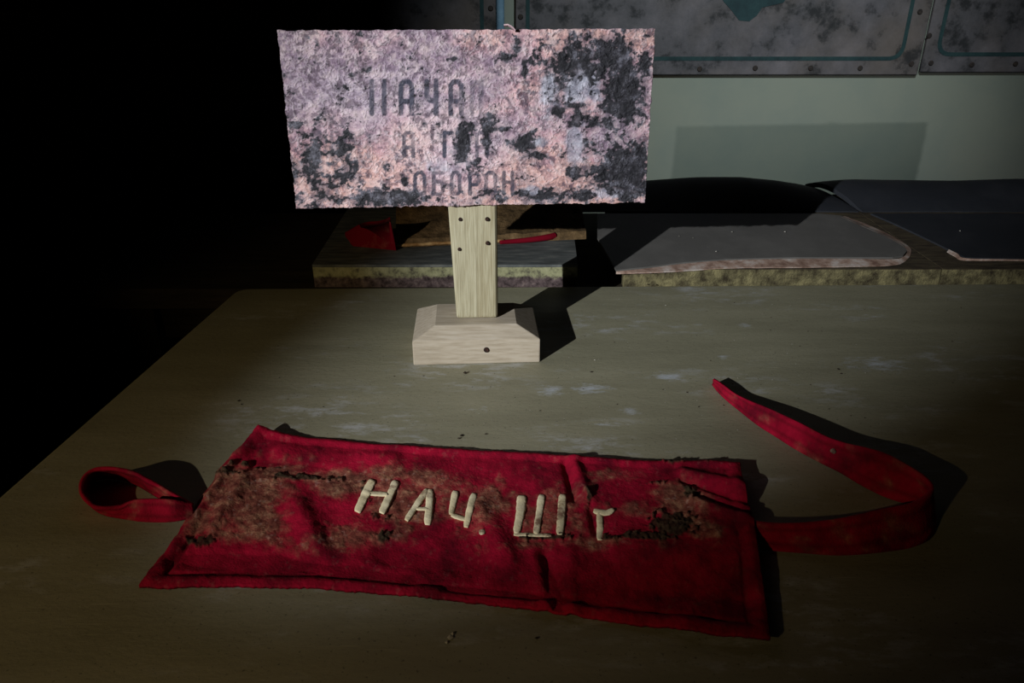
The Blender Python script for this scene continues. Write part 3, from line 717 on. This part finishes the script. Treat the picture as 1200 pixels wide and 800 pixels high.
hz += 0.0016 * dirt * (d2 + .25) + 0.0028 * black * (d2 + d3 + 0.4)
Gc = G.copy(); Gc[..., 2] = np.maximum(G[..., 2] + hz, 0.0022)
jit = 0.0012
for row in (0, -1): Gc[row, :, 1] += jit * fbm(X[row] / 4, X[row] * 0 + row, 341, 3)
for c_ in (0, -1): Gc[:, c_, 0] += jit * fbm(Y[:, c_] / 4, Y[:, c_] * 0, 351, 3)
Bk = Gc.copy(); Bk[..., 2] = np.maximum(Gc[..., 2] - 0.0025, 0.0004)
# underside follows the cloth: full grid, reversed
v = np.vstack([Gc[::-1].reshape(-1, 3), Bk[::-1].reshape(-1, 3)]); off = N * Mc
f = grid_faces(N, Mc) + grid_faces(N, Mc, off, True)
rg_ = ring_idx(N, Mc)
for a in range(len(rg_)):
    i0 = rg_[a][0] * Mc + rg_[a][1]; b_ = rg_[(a + 1) % len(rg_)]; i1 = b_[0] * Mc + b_[1]
    f.append((i1, i0, off + i0, off + i1))
two = lambda a: np.r_[a[::-1].ravel(), a[::-1].ravel()]
mar = Mat('crimson_cotton', 0.9, 0.12)
wv = mar.noise(700, 2, 0.5, stretch=(1, 1, 1)); mid = mar.noise(26, 6, 0.65)
red = mar.ramp(mid, [(0.36, S(100, 5, 28)), (0.5, S(146, 8, 39)), (0.66, S(176, 16, 51))])
red = mar.mix(mar.math('MULTIPLY', mar.attr('hem'), 0.55), red, S(70, 6, 16))  # shade in the hem groove painted into the red
drt = mar.ramp(mar.noise(120, 6, 0.7), [(0.33, S(76, 48, 38)), (0.5, S(130, 84, 66)), (0.68, S(186, 146, 112))])
red = mar.mix(mar.math('MULTIPLY', mar.attr('dirt'), 0.78), red, drt)
red = mar.mix(mar.math('MULTIPLY', mar.attr('lint'), 0.5), red, S(176, 140, 128))
red = mar.mix(mar.math('MULTIPLY', mar.attr('black'), 0.92), red, mar.ramp(mar.noise(180, 5, 0.7), [(0.4, S(28, 26, 18)), (0.65, S(70, 64, 46))]))
mar.color(red); mar.bump(mar.math('ADD', wv, mar.math('MULTIPLY', mar.noise(180, 4, 0.6), 1.2)), 0.45, 0.0012)
M_red = mar.m
cl_o = part('cloth', v, f, M_red, arm, smooth=True, attrs={'dirt': two(dirt), 'black': two(black), 'lint': two(lint), 'hem': two(hem)})
XF, YF = project(Gc); XF, YF, GF = XF.ravel()[::1], YF.ravel(), Gc.reshape(-1, 3)
def on_cloth(px, py):
    k = np.argmin((XF - px) ** 2 + (YF - py) ** 2); return GF[k]
# cream letters: raised strokes
mlt = Mat('cream_letter_felt', 0.9, 0.1)
lc = mlt.ramp(mlt.noise(60, 6, 0.65), [(0.3, S(178, 154, 118)), (0.45, S(232, 216, 176)), (0.7, S(244, 232, 198))])
mlt.color(mlt.mix(mlt.ramp(mlt.noise(25, 5, 0.7), [(0.6, 0.0), (0.68, 0.8)]), lc, S(112, 66, 56))); mlt.bump(mlt.noise(500, 3, 0.6), 0.4, 0.001)
M_cream = mlt.m
def strokes(name, lab, segs):
    V = []; F = []
    for pts, wpx in segs:
        pp = resample(catmull([(x, y) for x, y in pts], 6) if len(pts) > 2 else np.array(pts, float), max(6, int(sum(math.dist(pts[i], pts[i + 1]) for i in range(len(pts) - 1)) / 2.2)))
        k = len(pp); prof = [(-1, -.9), (-.92, .35), (-.6, .85), (0, 1), (.6, .85), (.92, .35), (1, -.9)]
        b0 = len(V)
        for i, p in enumerate(pp):
            d = pp[min(i + 1, k - 1)] - pp[max(i - 1, 0)]; d /= np.linalg.norm(d); nn = np.array([-d[1], d[0]])
            e = min(1, .62 + .38 * min(i, k - 1 - i) / 1.5)
            ww = (wpx[0] + (wpx[1] - wpx[0]) * i / (k - 1)) * .58 * e * (1 + random.uniform(-.07, .07))
            q0 = on_cloth(*p)
            for a, h in prof:
                q = p + nn * a * ww
                z = q0[2] + .0009 * h + .0004
                V.append(P(q[0], q[1], max(z, .002)))
        npf = len(prof)
        for i in range(k - 1):
            F += [(b0 + i * npf + j, b0 + i * npf + j + 1, b0 + (i + 1) * npf + j + 1, b0 + (i + 1) * npf + j) for j in range(npf - 1)]
        F += [tuple(b0 + j for j in range(npf)), tuple(b0 + (k - 1) * npf + j for j in range(npf - 1, -1, -1))]
    o = part(name, V, F, M_cream, arm, smooth=True); o['label'] = lab
    bm = bmesh.new(); bm.from_mesh(o.data); bmesh.ops.recalc_face_normals(bm, faces=bm.faces); bm.to_mesh(o.data); bm.free()
strokes('letter', 'cream letter Н', [([(437, 562), (428, 580), (418.5, 600)], (9, 9)), ([(464.5, 563), (456, 582), (447, 601.5)], (8, 8)), ([(432, 578), (455, 579)], (5, 5))])
strokes('letter', 'cream letter А', [([(501, 573), (489, 590), (476, 610)], (6.5, 6)), ([(504, 573), (503, 594), (501, 615)], (8, 8)), ([(487, 596), (503, 596)], (4, 4))])
strokes('letter', 'cream letter Ч', [([(534, 575), (531, 590), (528.5, 603)], (8, 6)), ([(528.5, 603), (547, 609)], (5, 5)), ([(556, 578), (551, 596), (546, 618)], (7.5, 7))])
strokes('letter', 'cream full stop', [([(564, 620), (566, 626)], (7, 7))])
strokes('letter', 'cream letter Ш', [([(611.5, 580.5), (610, 600), (605, 625)], (10.5, 8)), ([(635, 579.5), (632, 602), (628.2, 626)], (8, 7)), ([(659.5, 579), (658, 602), (656, 626.5)], (9, 8.5)), ([(602, 626), (646, 627)], (4, 4))])
strokes('letter', 'cream letter Т', [([(695.5, 598), (703, 600), (712, 600.5), (719.5, 596.5)], (6, 6)), ([(702.5, 600), (703.5, 618), (703, 633)], (7, 7.5))])

# straps: ribbons standing on edge
def ribbon(name, low, high, lab, thick=0.0016, nx=120, nw=9):
    a = resample(catmull([P(*p) for p in low], 8), nx); b = resample(catmull([P(*p) for p in high], 8), nx)
    u = np.linspace(0, 1, nw)[None, :, None]
    Gr = a[:, None] * (1 - u) + b[:, None] * u
    tang = np.gradient(Gr, axis=0); wid = np.gradient(Gr, axis=1)
    nr = np.cross(tang, wid); nr /= np.linalg.norm(nr, axis=-1, keepdims=True) + 1e-9
    prof = np.array([1.6, 1.5, .7, 1, 1, 1, .7, 1.5, 1.6])[None, :, None]
    wav = 0.0007 * np.sin(np.arange(nx) * .55)[:, None, None] * np.sin(np.pi * u)
    F1 = Gr + nr * (thick * .5 * prof + wav); F2 = Gr - nr * (thick * .5 * prof - wav)
    for g in (F1, F2): g[..., 2] = np.maximum(g[..., 2], 0.0003)
    vv = np.vstack([F1.reshape(-1, 3), F2.reshape(-1, 3)]); o_ = nx * nw
    ff = grid_faces(nx, nw, 0, True) + grid_faces(nx, nw, o_)
    rr = ring_idx(nx, nw)
    for i in range(len(rr)):
        i0 = rr[i][0] * nw + rr[i][1]; q = rr[(i + 1) % len(rr)]; i1 = q[0] * nw + q[1]
        ff.append((i0, i1, o_ + i1, o_ + i0))
    Xr, Yr = project(Gr); dd = sstep(.05, .3, fbm(Xr / 20, Yr / 14, 401, 4) + .02)
    hm = np.zeros((nx, nw)); hm[:, 2] = .8; hm[:, 6] = .8
    z0 = np.zeros(2 * o_)
    o = part(name, vv, ff, M_red, arm, smooth=True, attrs={'dirt': np.r_[dd.ravel(), dd.ravel()] * .6, 'black': z0, 'lint': z0, 'hem': np.r_[hm.ravel(), hm.ravel()]})
    o['label'] = lab
    bm = bmesh.new(); bm.from_mesh(o.data); bmesh.ops.recalc_face_normals(bm, faces=bm.faces); bm.to_mesh(o.data); bm.free()
    return o
sr = ribbon('strap',
    [(872, 640, .003), (900, 645, .001), (940, 648, .001), (985, 650.5, .001), (1030, 647, .001), (1067, 641, .001), (1089, 629, .001), (1095, 610, .001), (1084, 595, .001), (1062, 590, .001), (1036, 582, .001), (1010, 569, .001), (985, 553.5, .001), (960, 541, .001), (933, 526.5, .001), (910, 512, .001), (888, 498, .001), (868, 482, .001), (852, 469, .001), (842, 459, .001), (835.5, 450, .001)],
    [(872, 608, .006), (900, 612, .013), (940, 612, .018), (985, 607, .022), (1030, 597, .025), (1065, 590, .027), (1084, 581, .028), (1092, 570, .029), (1084, 559, .029), (1066, 546, .028), (1040, 532, .027), (1014, 524, .026), (990, 518.5, .025), (968, 511, .024), (940, 496.5, .022), (918, 486, .020), (898, 477, .018), (877, 468.5, .015), (862, 461, .012), (848, 451, .012), (836, 444, .011)],
    'long red strap curling back across the table')
sl_ = ribbon('strap',
    [(228, 606, .002), (204, 611, .001), (170, 611, .001), (143, 607, .001), (120, 601, .001), (105, 588, .001), (102, 572, .001), (112, 562, .001), (135, 560, .001), (160, 567, .001), (190, 584, .001), (224, 598, .002)],
    [(226, 590, .008), (200, 585, .016), (160, 585, .016), (140, 593, .012), (113, 594, .014), (97, 581, .018), (95, 566, .022), (103, 554, .024), (117, 548.5, .025), (140, 549.5, .024), (164, 557, .021), (224, 590, .008)],
    'short red strap loop at the dark end')
# rivet on the strap
c = P(974, 523, 0.016)
o = part('rivet', *disc_vf((c[0] - .001, c[1] - .006, c[2]), 0.0022, .0025, n=10), mat_mottle('dull_rivet', S(96, 74, 66), S(120, 96, 86), S(146, 124, 110), 200), arm, sub=sr)

# ------------------------------------------------------------------ crumbs
def crumbs(name, label, cat, pts, mat):
    V = []; F = []
    for x, y, z, r in pts:
        b0 = len(V); ax = [random.uniform(.6, 1.3) for _ in range(6)]
        V += [(x + r * ax[0], y, z + r * .4), (x - r * ax[1], y, z + r * .4), (x, y + r * ax[2], z + r * .4), (x, y - r * ax[3], z + r * .4), (x, y, z + r * .9 * ax[4]), (x, y, z)]
        F += [(b0 + a, b0 + b, b0 + c) for a, b, c in ((0, 2, 4), (2, 1, 4), (1, 3, 4), (3, 0, 4), (2, 0, 5), (1, 2, 5), (3, 1, 5), (0, 3, 5))]
    o = obj(name, V, F, mat); tag(o, label, cat, kind='stuff'); return o
M_crumb_d = mat_mottle('dark_crumb', S(30, 24, 18), S(48, 38, 28), S(70, 56, 42), 300)
M_crumb_p = mat_mottle('pale_crumb', S(150, 146, 136), S(178, 172, 160), S(204, 198, 186), 300)
pts = [(*P(x, y), r) for x, y, r in ((545, 438, .003), (541, 511, .002), (538, 514, .0014), (569, 509, .0017), (760, 334, .002), (693, 436, .0014), (868, 470, .001), (982, 433, .002), (986, 438, .0016), (629, 748, .0014), (805, 460, .0012), (280, 470, .0016), (283, 474, .0012))]
for _ in range(150):
    px, py = random.uniform(300, 1150), random.uniform(345, 492)
    if 455 < px < 650 and py < 440: continue
    pts.append((*P(px, py), random.choice((.0004, .0005, .0007, .0009))))
crumbs('dark_crumbs', 'scattered dark crumbs and dirt specks on the olive table top', 'crumbs', pts, M_crumb_d)
pts = [(*P(x, y), r) for x, y, r in ((527, 748, .0022), (531, 743, .0016), (524, 753, .0014), (1014, 437, .0011), (697, 422, .001), (780, 358, .001), (905, 357, .0008), (636, 342, .0012), (905, 445, .0009))]
for _ in range(170):
    px, py = random.gauss(760, 200), random.uniform(345, 560)
    if 420 < px < 1180 and not (455 < px < 650 and py < 440): pts.append((*P(px, py), random.choice((.0003, .0004, .0005, .0006))))
crumbs('pale_crumbs', 'scattered pale paint crumbs and dust grains on the olive table top', 'crumbs', pts, M_crumb_p)
pts = [PS(x, y, .0045) for x, y in ((702, 256), (730, 277), (796, 277), (839, 295), (858, 272), (920, 272), (812, 279), (1125, 271))]
crumbs('plaster_crumbs', 'white plaster crumbs fallen on the black leatherette boards', 'crumbs', [(*p, .0016) for p in pts], M_crumb_p)
for o in list(C.objects):
    if '_b' in o: del o['_b']
